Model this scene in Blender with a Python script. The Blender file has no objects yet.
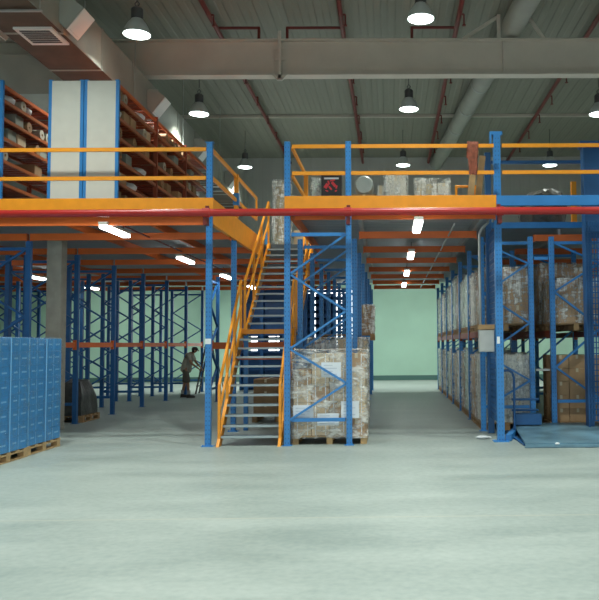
import bpy, bmesh, math, random
from mathutils import Vector, Matrix, noise
random.seed(7)
S = bpy.context.scene
COL = S.collection
PI = math.pi
R = math.radians

# ------------------------------------------------------------------ helpers
class MB:
    """collects shapes in one bmesh"""
    def __init__(s): s.b = bmesh.new()
    def _cube(s, M):
        v = bmesh.ops.create_cube(s.b, size=1.0, matrix=M)['verts']
        return v
    def box(s, c, d, rz=0, rx=0, ry=0, bev=0):
        M = Matrix.Translation(c) @ Matrix.Rotation(rz,4,'Z') @ Matrix.Rotation(ry,4,'Y') @ Matrix.Rotation(rx,4,'X') @ Matrix.Diagonal((d[0],d[1],d[2],1))
        v = s._cube(M)
        if bev:
            es = list({e for q in v for e in q.link_edges})
            bmesh.ops.bevel(s.b, geom=es, offset=bev, segments=2, affect='EDGES', profile=.6)
        return s
    def bb(s, x0, x1, y0, y1, z0, z1, bev=0):
        return s.box(((x0+x1)/2,(y0+y1)/2,(z0+z1)/2),(x1-x0,y1-y0,z1-z0),bev=bev)
    def bar(s, p, q, w, h, up=(0,0,1)):
        p=Vector(p); q=Vector(q); d=q-p; L=d.length; d.normalize()
        u=Vector(up)
        if abs(d.dot(u))>.98: u=Vector((0,1,0))
        x=d.cross(u).normalized(); z=x.cross(d).normalized()
        M=Matrix((x,d,z)).transposed().to_4x4(); M.translation=(p+q)/2
        s._cube(M @ Matrix.Diagonal((w,L,h,1)))
        return s
    def cyl(s, p, q, r, r2=None, n=16, cap=True):
        p=Vector(p); q=Vector(q); d=q-p; L=d.length
        M=d.to_track_quat('Z','Y').to_matrix().to_4x4(); M.translation=(p+q)/2
        bmesh.ops.create_cone(s.b, cap_ends=cap, segments=n, radius1=r, radius2=r if r2 is None else r2, depth=L, matrix=M)
        return s
    def path(s, pts, r, n=10):
        for a,b in zip(pts,pts[1:]): s.cyl(a,b,r,n=n)
        for a in pts[1:-1]: s.ball(a,(r,r,r),n)
        return s
    def ball(s, c, rad, n=12):
        bmesh.ops.create_uvsphere(s.b, u_segments=n, v_segments=max(6,n*2//3), radius=1, matrix=Matrix.Translation(c) @ Matrix.Diagonal((*rad,1)))
        return s
    def lathe(s, prof, c=(0,0,0), n=24, axis='Z'):
        rings=[]
        for r,z in prof:
            ring=[]
            for k in range(n):
                a=2*PI*k/n
                if axis=='Z': co=(c[0]+r*math.cos(a), c[1]+r*math.sin(a), c[2]+z)
                else: co=(c[0]+z, c[1]+r*math.cos(a), c[2]+r*math.sin(a))
                ring.append(s.b.verts.new(co))
            rings.append(ring)
        for a,b in zip(rings,rings[1:]):
            for k in range(n):
                s.b.faces.new((a[k],a[(k+1)%n],b[(k+1)%n],b[k]))
        return s
    def poly(s, pts, ext):
        """polygon pts (3D) extruded by vector ext"""
        a=[s.b.verts.new(p) for p in pts]; e=Vector(ext)
        b=[s.b.verts.new(Vector(p)+e) for p in pts]
        s.b.faces.new(a); s.b.faces.new(b[::-1])
        n=len(a)
        for k in range(n): s.b.faces.new((a[k],a[(k+1)%n],b[(k+1)%n],b[k]))
        return s
    def mesh(s, name, mat, smooth=False):
        bmesh.ops.recalc_face_normals(s.b, faces=s.b.faces)
        me=bpy.data.meshes.new(name); s.b.to_mesh(me); s.b.free()
        if smooth:
            for p in me.polygons: p.use_smooth=True
            try: me.set_sharp_from_angle(angle=R(40))
            except Exception: pass
        if mat: me.materials.append(mat)
        return me

def mobj(name, me, parent=None, loc=(0,0,0), rz=0):
    o=bpy.data.objects.new(name, me); COL.objects.link(o); o.location=loc; o.rotation_euler=(0,0,rz)
    if parent: o.parent=parent
    return o
def tag(o, label=None, cat=None, group=None, kind=None):
    if label: o['label']=label
    if cat: o['category']=cat
    if group: o['group']=group
    if kind: o['kind']=kind
    return o
def thing(name, label, cat, loc=(0,0,0), group=None, rz=0):
    o=bpy.data.objects.new(name, None); COL.objects.link(o); o.location=loc; o.rotation_euler=(0,0,rz)
    o.empty_display_size=.1
    return tag(o,label,cat,group)
def part(name, mb, mat, parent, smooth=False, loc=(0,0,0), label=None):
    me = mb.mesh(name,mat,smooth) if isinstance(mb,MB) else mb
    o=mobj(name,me,parent,loc)
    if label: o['label']=label
    return o
def single(name, mb, mat, label, cat, group=None, loc=(0,0,0), smooth=False, rz=0):
    me = mb.mesh(name,mat,smooth) if isinstance(mb,MB) else mb
    return tag(mobj(name,me,None,loc,rz),label,cat,group)
def struct(name, mb, mat, loc=(0,0,0), parent=None):
    o=mobj(name, mb.mesh(name,mat), parent, loc)
    if not parent: o['kind']='structure'
    return o
def dup(root, loc, label=None, group=None, rz=None):
    r=root.copy(); COL.objects.link(r); r.location=loc
    if rz is not None: r.rotation_euler=(0,0,rz)
    if label: r['label']=label
    if group: r['group']=group
    for ch in KIDS(root):
        c=ch.copy(); COL.objects.link(c); c.parent=r
        for g in KIDS(ch):
            d=g.copy(); COL.objects.link(d); d.parent=c
    return r
def KIDS(o): return [c for c in list(COL.objects) if c.parent==o]
ORD=['first','second','third','fourth','fifth','sixth','seventh','eighth','ninth','tenth','eleventh','twelfth']

# ------------------------------------------------------------------ materials
def mat(name, col, rough=.5, metal=0, var=0, vscale=6, bump=0, bscale=40, emit=None, estr=1, spec=.5):
    m=bpy.data.materials.new(name); m.use_nodes=True
    nt=m.node_tree; N=nt.nodes; L=nt.links; b=N['Principled BSDF']
    b.inputs['Base Color'].default_value=(*col,1); b.inputs['Roughness'].default_value=rough
    b.inputs['Metallic'].default_value=metal; b.inputs['Specular IOR Level'].default_value=spec
    if emit:
        b.inputs['Emission Color'].default_value=(*emit,1); b.inputs['Emission Strength'].default_value=estr
    if var or bump:
        tc=N.new('ShaderNodeTexCoord')
    if var:
        n=N.new('ShaderNodeTexNoise'); n.inputs['Scale'].default_value=vscale; n.inputs['Detail'].default_value=5
        L.new(tc.outputs['Object'],n.inputs['Vector'])
        r=N.new('ShaderNodeMapRange'); r.inputs['From Min'].default_value=.3; r.inputs['From Max'].default_value=.7
        r.inputs['To Min'].default_value=1-var; r.inputs['To Max'].default_value=1+var
        L.new(n.outputs['Fac'],r.inputs['Value'])
        mx=N.new('ShaderNodeMix'); mx.data_type='RGBA'; mx.blend_type='MULTIPLY'; mx.inputs['Factor'].default_value=1
        mx.inputs[6].default_value=(*col,1); L.new(r.outputs['Result'],mx.inputs[7]); L.new(mx.outputs[2],b.inputs['Base Color'])
    if bump:
        n=N.new('ShaderNodeTexNoise'); n.inputs['Scale'].default_value=bscale; n.inputs['Detail'].default_value=4
        L.new(tc.outputs['Object'],n.inputs['Vector'])
        bp=N.new('ShaderNodeBump'); bp.inputs['Strength'].default_value=bump; bp.inputs['Distance'].default_value=.02
        L.new(n.outputs['Fac'],bp.inputs['Height']); L.new(bp.outputs['Normal'],b.inputs['Normal'])
    return m
def stripes(m, axis, freq, strength, dist=.03, sharp=True):
    """corrugation bump along an axis"""
    nt=m.node_tree; N=nt.nodes; L=nt.links; b=N['Principled BSDF']
    tc=N.new('ShaderNodeTexCoord'); sx=N.new('ShaderNodeSeparateXYZ'); L.new(tc.outputs['Object'],sx.inputs[0])
    mu=N.new('ShaderNodeMath'); mu.operation='MULTIPLY'; mu.inputs[1].default_value=freq*2*PI; L.new(sx.outputs[axis],mu.inputs[0])
    si=N.new('ShaderNodeMath'); si.operation='SINE'; L.new(mu.outputs[0],si.inputs[0])
    mr=N.new('ShaderNodeMapRange'); mr.inputs['From Min'].default_value=-.35; mr.inputs['From Max'].default_value=.35
    L.new(si.outputs[0],mr.inputs['Value'])
    bp=N.new('ShaderNodeBump'); bp.inputs['Strength'].default_value=strength; bp.inputs['Distance'].default_value=dist
    L.new(mr.outputs['Result'],bp.inputs['Height']); L.new(bp.outputs['Normal'],b.inputs['Normal'])
    return m
def holes(m, pitch=.075):
    """punched slots down an upright: darker spots in the steel"""
    nt=m.node_tree; N=nt.nodes; L=nt.links; b=N['Principled BSDF']
    tc=N.new('ShaderNodeTexCoord'); sx=N.new('ShaderNodeSeparateXYZ'); L.new(tc.outputs['Object'],sx.inputs[0])
    def math_(op,a,bv=None,c=None):
        q=N.new('ShaderNodeMath'); q.operation=op
        for i,v in enumerate((a,bv,c)):
            if v is None: continue
            if isinstance(v,(int,float)): q.inputs[i].default_value=v
            else: L.new(v,q.inputs[i])
        return q.outputs[0]
    fz=math_('FRACT',math_('DIVIDE',sx.outputs['Z'],pitch))
    mz=math_('COMPARE',fz,.5,.17)
    fx=math_('ABSOLUTE',math_('SUBTRACT',math_('FRACT',math_('ADD',math_('DIVIDE',sx.outputs['X'],.094),.5)),.5))
    mxx=math_('COMPARE',fx,.27,.07)
    f=math_('MULTIPLY',mz,mxx)
    mx=N.new('ShaderNodeMix'); mx.data_type='RGBA'; L.new(f,mx.inputs[0])
    c=b.inputs['Base Color'].default_value[:]
    mx.inputs[6].default_value=c; mx.inputs[7].default_value=(.02,.09,.26,1)
    L.new(mx.outputs[2],b.inputs['Base Color'])
    return m

M={}
M['blue']=mat('blue_paint',(.032,.21,.53),.42,var=.08,vscale=3)
M['bluepost']=holes(mat('blue_upright_paint',(.032,.21,.53),.42))
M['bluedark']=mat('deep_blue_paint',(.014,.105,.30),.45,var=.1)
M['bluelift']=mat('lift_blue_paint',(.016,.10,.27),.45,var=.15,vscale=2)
M['platform']=mat('worn_blue_steel_plate',(.13,.24,.31),.36,metal=.25,var=.3,vscale=2.5,bump=.1)
M['orange']=mat('orange_paint',(.84,.31,.015),.45,var=.06)
M['redorange']=mat('beam_orange_paint',(.66,.13,.018),.5,var=.1,vscale=2)
M['shelfred']=mat('shelf_brown_paint',(.27,.055,.02),.55,var=.12)
M['shelfbeam']=mat('shelf_beam_paint',(.42,.12,.04),.4,var=.12)
M['redpipe']=mat('red_pipe_paint',(.42,.018,.014),.35,var=.08)
M['redpipedark']=mat('ceiling_pipe_paint',(.17,.02,.014),.45,var=.1)
M['steel']=mat('galvanised_steel',(.42,.43,.41),.45,metal=.6,var=.12,vscale=4)
M['tread']=mat('stair_tread_steel',(.13,.17,.20),.5,metal=.3,var=.15)
M['nosing']=mat('tread_edge_steel',(.36,.42,.43),.4,metal=.4)
M['beam']=mat('roof_beam_paint',(.54,.49,.41),.6,var=.06,vscale=1.5)
M['duct']=mat('duct_sheet',(.34,.34,.29),.65,metal=0,var=.1,vscale=1.2)
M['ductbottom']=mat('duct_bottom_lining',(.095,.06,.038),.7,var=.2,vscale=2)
M['white']=mat('white_panel_paint',(.62,.60,.54),.55,var=.03)
M['diffuser']=mat('diffuser_white',(.78,.78,.74),.5)
M['dark']=mat('dark_rubber',(.02,.02,.022),.7)
M['darkgrey']=mat('dark_grey_metal',(.09,.09,.09),.5,metal=.4)
M['concrete']=mat('concrete',(.36,.34,.29),.85,var=.12,vscale=5,bump=.2)
M['wood']=mat('pallet_wood',(.50,.33,.16),.75,var=.25,vscale=7)
M['wood2']=mat('weathered_pallet_wood',(.34,.21,.10),.8,var=.25,vscale=7)
M['carton']=mat('brown_cardboard',(.44,.27,.14),.75,var=.12,vscale=5)
M['carton2']=mat('dull_cardboard',(.30,.18,.09),.8,var=.15,vscale=5)
M['carton3']=mat('pale_cardboard',(.60,.46,.30),.75,var=.12,vscale=5)
M['carton4']=mat('light_cardboard',(.66,.52,.36),.75,var=.12,vscale=5)
M['cartonD']=mat('dull_grey_green_board',(.25,.28,.24),.75,var=.12,vscale=5)
M['cartonW']=mat('white_cardboard',(.66,.65,.58),.7,var=.12,vscale=5)
M['cartonG']=mat('grey_green_goods',(.50,.58,.50),.6,var=.2,vscale=6)
M['tape']=mat('packing_tape',(.6,.5,.33),.3)
M['paper']=mat('white_paper',(.82,.84,.86),.6)
M['ink']=mat('grey_ink',(.55,.58,.62),.7)
M['bluebox']=mat('blue_carton_print',(.035,.25,.58),.5,var=.1,vscale=9)
M['bluetape']=mat('clear_tape_on_blue',(.22,.50,.78),.25)
M['bluemark']=mat('pale_print_on_blue',(.22,.48,.76),.5)
M['darkgoods']=mat('dark_wrapped_goods',(.05,.048,.042),.35,var=.4,vscale=9,bump=.5,bscale=14)
M['skin']=mat('skin',(.30,.16,.09),.6)
M['hair']=mat('black_hair',(.012,.01,.01),.6)
M['shirt']=mat('olive_grey_shirt',(.30,.29,.23),.85,var=.12,vscale=12)
M['shorts']=mat('dark_shorts',(.10,.09,.07),.85,var=.1)
M['sock']=mat('grey_sock',(.35,.35,.32),.9)
M['shoe']=mat('dark_shoe',(.03,.028,.025),.5)
M['lens']=mat('lamp_glow',(.9,.95,.95),.4,emit=(.86,1,.95),estr=9)
M['tube']=mat('fluorescent_glow',(.9,.95,.95),.4,emit=(.96,1,.97),estr=11)
M['daylight']=mat('daylit_window',(.8,.85,.85),.4,emit=(.95,1,1),estr=2.6)
M['reflector']=mat('spun_aluminium',(.62,.66,.64),.35,metal=.35)
M['redcloth']=mat('red_brown_cloth',(.24,.07,.04),.9,var=.35,vscale=14)
M['goldwrap']=mat('beige_bundle',(.42,.35,.22),.5,var=.35,vscale=9)
M['redprint']=mat('red_print',(.55,.03,.04),.6)
M['milk']=mat('milky_plastic',(.42,.46,.43),.35,var=.1)
M['cream']=mat('cream_cloth',(.42,.38,.30),.85,var=.15,vscale=10)
M['navy']=mat('navy_cloth',(.03,.06,.22),.8,var=.15,vscale=10)

# film: stretch wrap
def film(name, base, lo, hi, vert=True):
    m=bpy.data.materials.new(name); m.use_nodes=True; nt=m.node_tree; N=nt.nodes; L=nt.links
    N.remove(N['Principled BSDF'])
    out=N['Material Output']
    tc=N.new('ShaderNodeTexCoord')
    def noi(sc,scale,det,dist):
        mp=N.new('ShaderNodeMapping'); mp.inputs['Scale'].default_value=sc; L.new(tc.outputs['Object'],mp.inputs[0])
        n=N.new('ShaderNodeTexNoise'); n.inputs['Scale'].default_value=scale; n.inputs['Detail'].default_value=det; n.inputs['Roughness'].default_value=.65; n.inputs['Distortion'].default_value=dist
        L.new(mp.outputs[0],n.inputs['Vector']); return n.outputs['Fac']
    a=noi((3,3,.5),5,5,.6) if vert else noi((1,1,1.4),5,5,.5)
    b=noi((1,1,3),3.5,4,1.0)
    mm=N.new('ShaderNodeMath'); mm.operation='MULTIPLY_ADD'; mm.inputs[1].default_value=.55; L.new(a,mm.inputs[0])
    m2=N.new('ShaderNodeMath'); m2.operation='MULTIPLY'; m2.inputs[1].default_value=.45; L.new(b,m2.inputs[0]); L.new(m2.outputs[0],mm.inputs[2])
    f=mm.outputs[0]
    r=N.new('ShaderNodeMapRange'); r.inputs['From Min'].default_value=.46; r.inputs['From Max'].default_value=.60
    r.inputs['To Min'].default_value=lo; r.inputs['To Max'].default_value=hi; L.new(f,r.inputs['Value'])
    bp=N.new('ShaderNodeBump'); bp.inputs['Strength'].default_value=1; bp.inputs['Distance'].default_value=.09; L.new(f,bp.inputs['Height'])
    tr=N.new('ShaderNodeBsdfTransparent')
    p=N.new('ShaderNodeBsdfPrincipled'); p.inputs['Base Color'].default_value=(*base,1); p.inputs['Roughness'].default_value=.16; p.inputs['Specular IOR Level'].default_value=1.0
    L.new(bp.outputs['Normal'],p.inputs['Normal'])
    mx=N.new('ShaderNodeMixShader'); L.new(r.outputs['Result'],mx.inputs[0]); L.new(tr.outputs[0],mx.inputs[1]); L.new(p.outputs[0],mx.inputs[2])
    L.new(mx.outputs[0],out.inputs['Surface'])
    return m
M['film']=film('clear_stretch_film',(.94,.94,.90),.06,.88)
M['filmw']=film('crinkled_clear_film',(.95,.95,.92),.06,.72,False)
M['filmg']=film('greenish_stretch_film',(.74,.88,.78),.15,.95)
M['filmb']=film('thin_stretch_film',(.45,.70,.9),.02,.22)

# floor, walls, ceiling
def floor_mat():
    m=mat('sealed_concrete_floor',(.42,.47,.43),.42,spec=.35)
    nt=m.node_tree; N=nt.nodes; L=nt.links; b=N['Principled BSDF']
    tc=N.new('ShaderNodeTexCoord')
    n1=N.new('ShaderNodeTexNoise'); n1.inputs['Scale'].default_value=.7; n1.inputs['Detail'].default_value=8; n1.inputs['Roughness'].default_value=.65
    mp=N.new('ShaderNodeMapping'); mp.inputs['Scale'].default_value=(.6,1.8,1); L.new(tc.outputs['Object'],mp.inputs[0]); L.new(mp.outputs[0],n1.inputs['Vector'])
    n2=N.new('ShaderNodeTexNoise'); n2.inputs['Scale'].default_value=14; n2.inputs['Detail'].default_value=6; L.new(tc.outputs['Object'],n2.inputs['Vector'])
    ad=N.new('ShaderNodeMath'); ad.operation='MULTIPLY_ADD'; ad.inputs[1].default_value=.5; L.new(n2.outputs['Fac'],ad.inputs[0]); L.new(n1.outputs['Fac'],ad.inputs[2])
    cr=N.new('ShaderNodeValToRGB'); e=cr.color_ramp.elements; e[0].position=.55; e[0].color=(.215,.26,.245,1); e[1].position=.95; e[1].color=(.325,.365,.345,1)
    L.new(ad.outputs[0],cr.inputs[0]); sx=N.new('ShaderNodeSeparateXYZ'); L.new(tc.outputs['Object'],sx.inputs[0])
    dv=N.new('ShaderNodeMath'); dv.operation='PINGPONG'; dv.inputs[1].default_value=3.0
    sb_=N.new('ShaderNodeMath'); sb_.operation='SUBTRACT'; sb_.inputs[1].default_value=1.55; L.new(sx.outputs['Y'],sb_.inputs[0]); L.new(sb_.outputs[0],dv.inputs[0])
    lt=N.new('ShaderNodeMath'); lt.operation='LESS_THAN'; lt.inputs[1].default_value=.02; L.new(dv.outputs[0],lt.inputs[0])
    ml=N.new('ShaderNodeMath'); ml.operation='MULTIPLY'; ml.inputs[1].default_value=.45; L.new(lt.outputs[0],ml.inputs[0])
    jm=N.new('ShaderNodeMix'); jm.data_type='RGBA'; L.new(ml.outputs[0],jm.inputs[0]); L.new(cr.outputs[0],jm.inputs[6]); jm.inputs[7].default_value=(.40,.38,.31,1)
    L.new(jm.outputs[2],b.inputs['Base Color'])
    rr=N.new('ShaderNodeMapRange'); rr.inputs['To Min'].default_value=.32; rr.inputs['To Max'].default_value=.6; L.new(n1.outputs['Fac'],rr.inputs['Value']); L.new(rr.outputs[0],b.inputs['Roughness'])
    return m
M['floor']=floor_mat()
M['wallgreen']=mat('pale_green_wall_paint',(.47,.71,.57),.7,var=.05,vscale=.8)
M['wallgrey']=stripes(mat('grey_wall_cladding',(.47,.46,.42),.65),'X',2.2,.35)
M['wallside']=mat('side_wall_paint',(.36,.40,.36),.75,var=.08,vscale=.6)
M['ceiling']=stripes(mat('roof_decking',(.25,.245,.195),.65,metal=.1),'X',2.6,.5,.04)
M['deck']=stripes(mat('mezzanine_decking',(.30,.32,.35),.5,metal=.3),'Y',5,.9,.04)
M['skirting']=mat('dark_green_skirting',(.09,.19,.17),.6)

# ------------------------------------------------------------------ setting
XL,XR,YF,YB,ZC=-18.5,12.5,-7.0,35.7,10.4
struct('floor',MB().bb(XL,XR,YF,YB,-.1,0),M['floor'])
struct('ceiling',MB().bb(XL,XR,YF,YB,ZC,ZC+.1),M['ceiling'])
struct('wall_left',MB().bb(XL-.2,XL,YF,YB,0,ZC),M['wallside'])
struct('wall_right',MB().bb(XR,XR+.2,YF,YB,0,ZC),M['wallside'])
# back wall with a long daylit window band behind the stairs
WX0,WX1,WZ0,WZ1=-6.5,-1.7,1.25,4.3
w=MB().bb(XL,WX0,YB,YB+.2,0,4.6).bb(WX1,XR,YB,YB+.2,0,4.6).bb(WX0,WX1,YB,YB+.2,0,WZ0).bb(WX0,WX1,YB,YB+.2,WZ1,4.6)
struct('wall_back',w,M['wallgreen'])
struct('trim_1',MB().bb(XL,XR,YB-.03,YB+.17,4.6,ZC),M['wallgrey'])
struct('baseboard_back',MB().bb(XL,XR,YB-.025,YB-.001,0,.22),M['skirting'])
wn=MB()
for k in range(5): wn.bb(WX0+k*(WX1-WX0-.06)/4,WX0+k*(WX1-WX0-.06)/4+.06,YB+.02,YB+.1,WZ0,WZ1)
wn.bb(WX0,WX1,YB+.02,YB+.1,WZ0,WZ0+.06).bb(WX0,WX1,YB+.02,YB+.1,WZ1-.06,WZ1)
wo=struct('window_1',wn,M['white'])
part('window_pane',MB().bb(WX0,WX1,YB+.12,YB+.14,WZ0,WZ1),M['daylight'],wo)
# unseen wall behind the camera; its wide opening is added to let light in
struct('wall_front',MB().bb(XL,-8,YF-.2,YF,0,ZC).bb(6,XR,YF-.2,YF,0,ZC).bb(-8,6,YF-.2,YF,5,ZC),M['wallside'])

# roof structure
g=thing('roof_beam','wide pale steel I-beam spanning the roof above the walkways','beam',(0,20,0))
part('web',MB().bb(XL+.02,XR-.02,-.012,.012,8.77,9.66),M['beam'],g)
part('flange',MB().bb(XL+.02,XR-.02,-.16,.16,9.66,9.70),M['beam'],g)
part('flange',MB().bb(XL+.02,XR-.02,-.16,.16,8.73,8.77),M['beam'],g)
for x in (-2.85,3.05,-8.5,9):
    part('stiffener',MB().bb(x-.02,x+.02,-.13,-.012,8.77,9.66).bb(x-.1,x+.1,-.15,-.012,9.66,9.665),M['beam'],g)
part('splice_plate',MB().bb(-2.89,-2.81,-.20,-.165,8.62,9.9).bb(-3.0,-2.70,-.19,-.17,9.42,9.46).bb(-3.0,-2.70,-.19,-.17,9.12,9.16).poly([(-2.91,-.2,8.58),(-2.79,-.2,8.58),(-2.66,-.2,8.72),(-3.04,-.2,8.72)],(0,.08,0)),M['beam'],g)
b=thing('roof_brace','pale three-legged steel bracket standing on the roof beam','brace',(2.94,20,9.702))
part('strut',MB().bb(-.045,.045,-.05,.05,0,.69),M['beam'],b)
part('diagonal_leg',MB().bar((-.95,0,.04),(-.05,0,.62),.08,.08),M['beam'],b)
part('diagonal_leg',MB().bar((1.2,0,.04),(.82,0,.60),.08,.08),M['beam'],b)
for i,y in enumerate((28.9,12.2,4.5)):
    single('roof_purlin',MB().bb(XL+.02,XR-.02,y-.05,y+.05,10.29,10.395),M['beam'],
      ['thin pale roof purlin far behind the big roof beam','thin roof purlin in front of the big roof beam','roof purlin over the loading area'][i],'beam','roof purlins')
# spiral duct along the roof
d=thing('round_duct','grey-green round spiral duct running under the roof behind the beam','duct',(0,0,10.07))
dx=lambda y: 3.30-.07*(y-20)
part('duct_tube',MB().cyl((dx(2),2,0),(dx(35.6),35.6,0),.30,n=28),M['duct'],d,True)
for y in (5,8,11,14,17,22,24.5,27,29.5): part('joint_band',MB().cyl((dx(y-.05),y-.05,0),(dx(y+.05),y+.05,0),.312,n=28),M['steel'],d,True)
# red sprinkler pipes
for i,x in enumerate((-4.6,-1.22,1.84,5.5)):
    where=['above the left shelving','above the middle of the walkway','beside the round duct','toward the right wall'][i]
    p=thing('sprinkler_pipe','dark red roof pipe running front to back '+where,'pipe',(x,0,10.15),'roof sprinkler pipes')
    part('main_pipe',MB().cyl((0,YF+.4,0),(0,YB-.1,0),.065,n=10),M['redpipedark'],p,True)
    for y in [15.0+2.2*k for k in range(9)]:
        if abs(y-20)<.3: continue
        part('sprinkler_head',MB().cyl((.12,y,.0),(.12,y,-.28),.02,n=8).cyl((0,y,0),(.12,y,0),.025,n=8).cyl((.12,y,-.28),(.12,y,-.3),.05,n=10),M['redpipedark'],p)
    dx={0:1.12,1:-1.5,2:-1.2}.get(i)
    if dx: part('branch_pipe',MB().path([(0,20.35,.05),(dx,20.35,.05),(dx,20.35,-.42)],.04),M['redpipedark'],p,True)

# rectangular air duct, upper left
d=thing('air_duct','big rectangular sheet-metal air duct hung along the upper left','duct',(0,0,0))
DX0,DX1,DZ0,DZ1=-7.40,-6.27,7.7,8.6
part('duct_casing',MB().bb(DX0,DX1,2,34,DZ0+.01,DZ1),M['duct'],d)
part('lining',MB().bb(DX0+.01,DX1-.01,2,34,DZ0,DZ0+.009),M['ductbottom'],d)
for k in range(15):
    y=4.6+2.0*k
    part('flange_joint',MB().bb(DX0-.015,DX1+.015,y-.03,y+.03,DZ0-.015,DZ1+.015),M['duct'],d)
for y in (9.9,14.7,20.0,24.8,29.4):
    part('ceiling_vent',MB().bb(DX0+.32,DX1-.08,y-.4,y+.4,DZ0-.04,DZ0-.0),M['diffuser'],d)
    vs=MB()
    for q in range(7): vs.bb(DX0+.40,DX1-.16,y-.32+q*.09,y-.27+q*.09,DZ0-.05,DZ0-.041)
    part('vent_louvre',vs,M['darkgrey'],d)
    for sgn,xe in ((1,DX1),(-1,DX0)):
        # angled outlet boot: box tilted 45 degrees off the lower edge
        bt=part('outlet_boot',MB().poly([(xe,y-.27,DZ0+.14),(xe,y-.27,DZ0+.62),(xe+sgn*.22,y-.27,DZ0+.62),(xe+sgn*.46,y-.27,DZ0+.43),(xe+sgn*.13,y-.27,DZ0+.01)],(0,.54,0)),M['duct'],d)
        part('outlet_face',MB().poly([(xe+sgn*.135,y-.26,DZ0+.0),(xe+sgn*.465,y-.26,DZ0+.42),(xe+sgn*.475,y-.26,DZ0+.41),(xe+sgn*.145,y-.26,DZ0-.01)],(0,.52,0)),M['diffuser'],bt)
        gr=MB()
        for q in range(8):
            t=(q+.5)/8
            gr.bar((xe+sgn*(.15+.30*t),y-.22,DZ0+.01+.41*t-.003),(xe+sgn*(.15+.30*t),y+.22,DZ0+.01+.41*t-.003),.018,.008)
        part('outlet_grille',gr,M['steel'],bt)
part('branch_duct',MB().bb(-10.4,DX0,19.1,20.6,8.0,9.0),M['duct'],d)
for y in (6,13.5,18.6,23,28,33):
    part('hanger_rod',MB().cyl((DX0-.06,y,DZ0),(DX0-.06,y,ZC),.012,n=6).cyl((DX1+.06,y,DZ0),(DX1+.06,y,ZC),.012,n=6).bb(DX0-.1,DX1+.1,y-.03,y+.03,DZ0-.06,DZ0-.031),M['steel'],d)

# ------------------------------------------------------------------ high-bay lamps
LZ=8.62
def hi_bay():
    t=thing('high_bay_lamp','x','lamp')
    part('reflector',MB().lathe([(.29,0),(.285,.03),(.25,.14),(.19,.25),(.13,.32),(.12,.34)],n=24),M['reflector'],t,True)
    part('lens',MB().lathe([(.0001,-.035),(.15,-.03),(.26,-.008),(.275,.01),(.0001,.012)],n=24),M['lens'],t,True)
    part('ballast_housing',MB().lathe([(.0001,.33),(.12,.335),(.125,.36),(.125,.56),(.09,.6),(.0001,.61)],n=18),M['darkgrey'],t,True)
    part('hook',MB().path([(0,0,.6),(-.05,0,.68),(0,0,.75),(.05,0,.68),(0,0,.62)],.012,6),M['darkgrey'],t,True)
    part('hanging_wire',MB().cyl((0,0,.74),(0,0,ZC-LZ),.012,n=6),M['darkgrey'],t)
    return t
hb=hi_bay(); used=False
YN={-2:'nearest the front wall',4:'over the open floor',10.1:'in front of the walkway',16.3:'nearest in front of the roof beam',22.5:'just behind the roof beam',31:'far off by the back wall'}
XN=['far left','left','middle','right']
SEEN={(1,16.3):(-5.41,8.43),(2,16.3):(.71,8.76),(1,22.5):(-5.61,8.57),(2,22.5):(.60,8.69),(3,22.5):(6.26,8.52),(1,31):(-5.85,8.95),(2,31):(.57,9.0),(3,31):(6.57,8.97)}
for xi,x0 in enumerate((-11.7,-5.55,.6,6.35)):
    for y in YN:
        x,z=SEEN.get((xi,y),(x0,8.62)); z-=.07
        lab='bright high-bay lamp of the %s row, %s'%(XN[xi],YN[y])
        if not used: o=hb; o.location=(x,y,z); o['label']=lab; o['group']='high-bay roof lamps'; used=True
        else: o=dup(hb,(x,y,z),lab,'high-bay roof lamps')
        for c in KIDS(o):
            if c.name.startswith('hanging_wire'): c.scale=(1,1,(ZC-z)/(ZC-LZ))
        ld=bpy.data.lights.new('high_bay_light','AREA'); ld.shape='DISK'; ld.size=.5; ld.energy=(100 if y<12 else 90 if y<30 else 190); ld.color=(.92,1,.92); ld.spread=R(112)
        lo=bpy.data.objects.new('high_bay_light',ld); COL.objects.link(lo); lo.parent=o; lo.location=(0,0,-.05)

# ------------------------------------------------------------------ mezzanine
Y0=12.85; ZD=4.05; YE=28.7
def deck(n,x0,x1,y0,y1): struct(n,MB().bb(x0,x1,y0,y1,3.95,ZD),M['deck'])
deck('floor_mezzanine',-16,-3.0,Y0,YE)
deck('floor_mezzanine_middle',-3.0,-1.66,18.25,YE)
deck('floor_mezzanine_aisle',-1.66,1.85,Y0,YE)
deck('floor_mezzanine_right',1.85,10.5,15.2,YE)
LINES=[14.6+2.25*k for k in range(7)]
def mbeam(x0,x1,y,lab,m='redorange',z0=3.68,z1=3.81,h=.06,grp='cross beams under the mezzanine'):
    t=thing('mezzanine_beam',lab,'beam',(0,y,0),grp)
    part('beam_bar',MB().bb(x0,x1,-h/2,h/2,z0,z1),M[m],t)
    for xe,s in ((x0,1),(x1,-1)):
        part('end_plate',MB().bb(min(xe,xe+s*.015),max(xe,xe+s*.015),-h/2-.02,h/2+.02,z0-.02,z1),M[m],t)
NB=['nearest front','second from front','third from front','fourth from front','fifth from front','sixth from front','last by back edge']
for k,y in enumerate(LINES):
    mbeam(-15.5,-6.86,y,'orange mezzanine cross beam over the left racks, '+NB[k])
    mbeam(-6.80,-3.02 if y<18 else -1.8,y,'orange mezzanine cross beam just left of the stairs, '+NB[k])
    mbeam(-.58,1.66,y,'orange cross beam over the middle aisle, '+NB[k])
    mbeam(2.85,10.4,y+.55,'orange cross beam over the right-hand racks, '+NB[k])
mbeam(-15.5,-3.1,Y0+.12,'orange edge beam under the left mezzanine front',z0=3.70,z1=3.94)
mbeam(-1.6,1.8,Y0+.12,'orange edge beam under the aisle mezzanine front',z0=3.78,z1=3.94)
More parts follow.
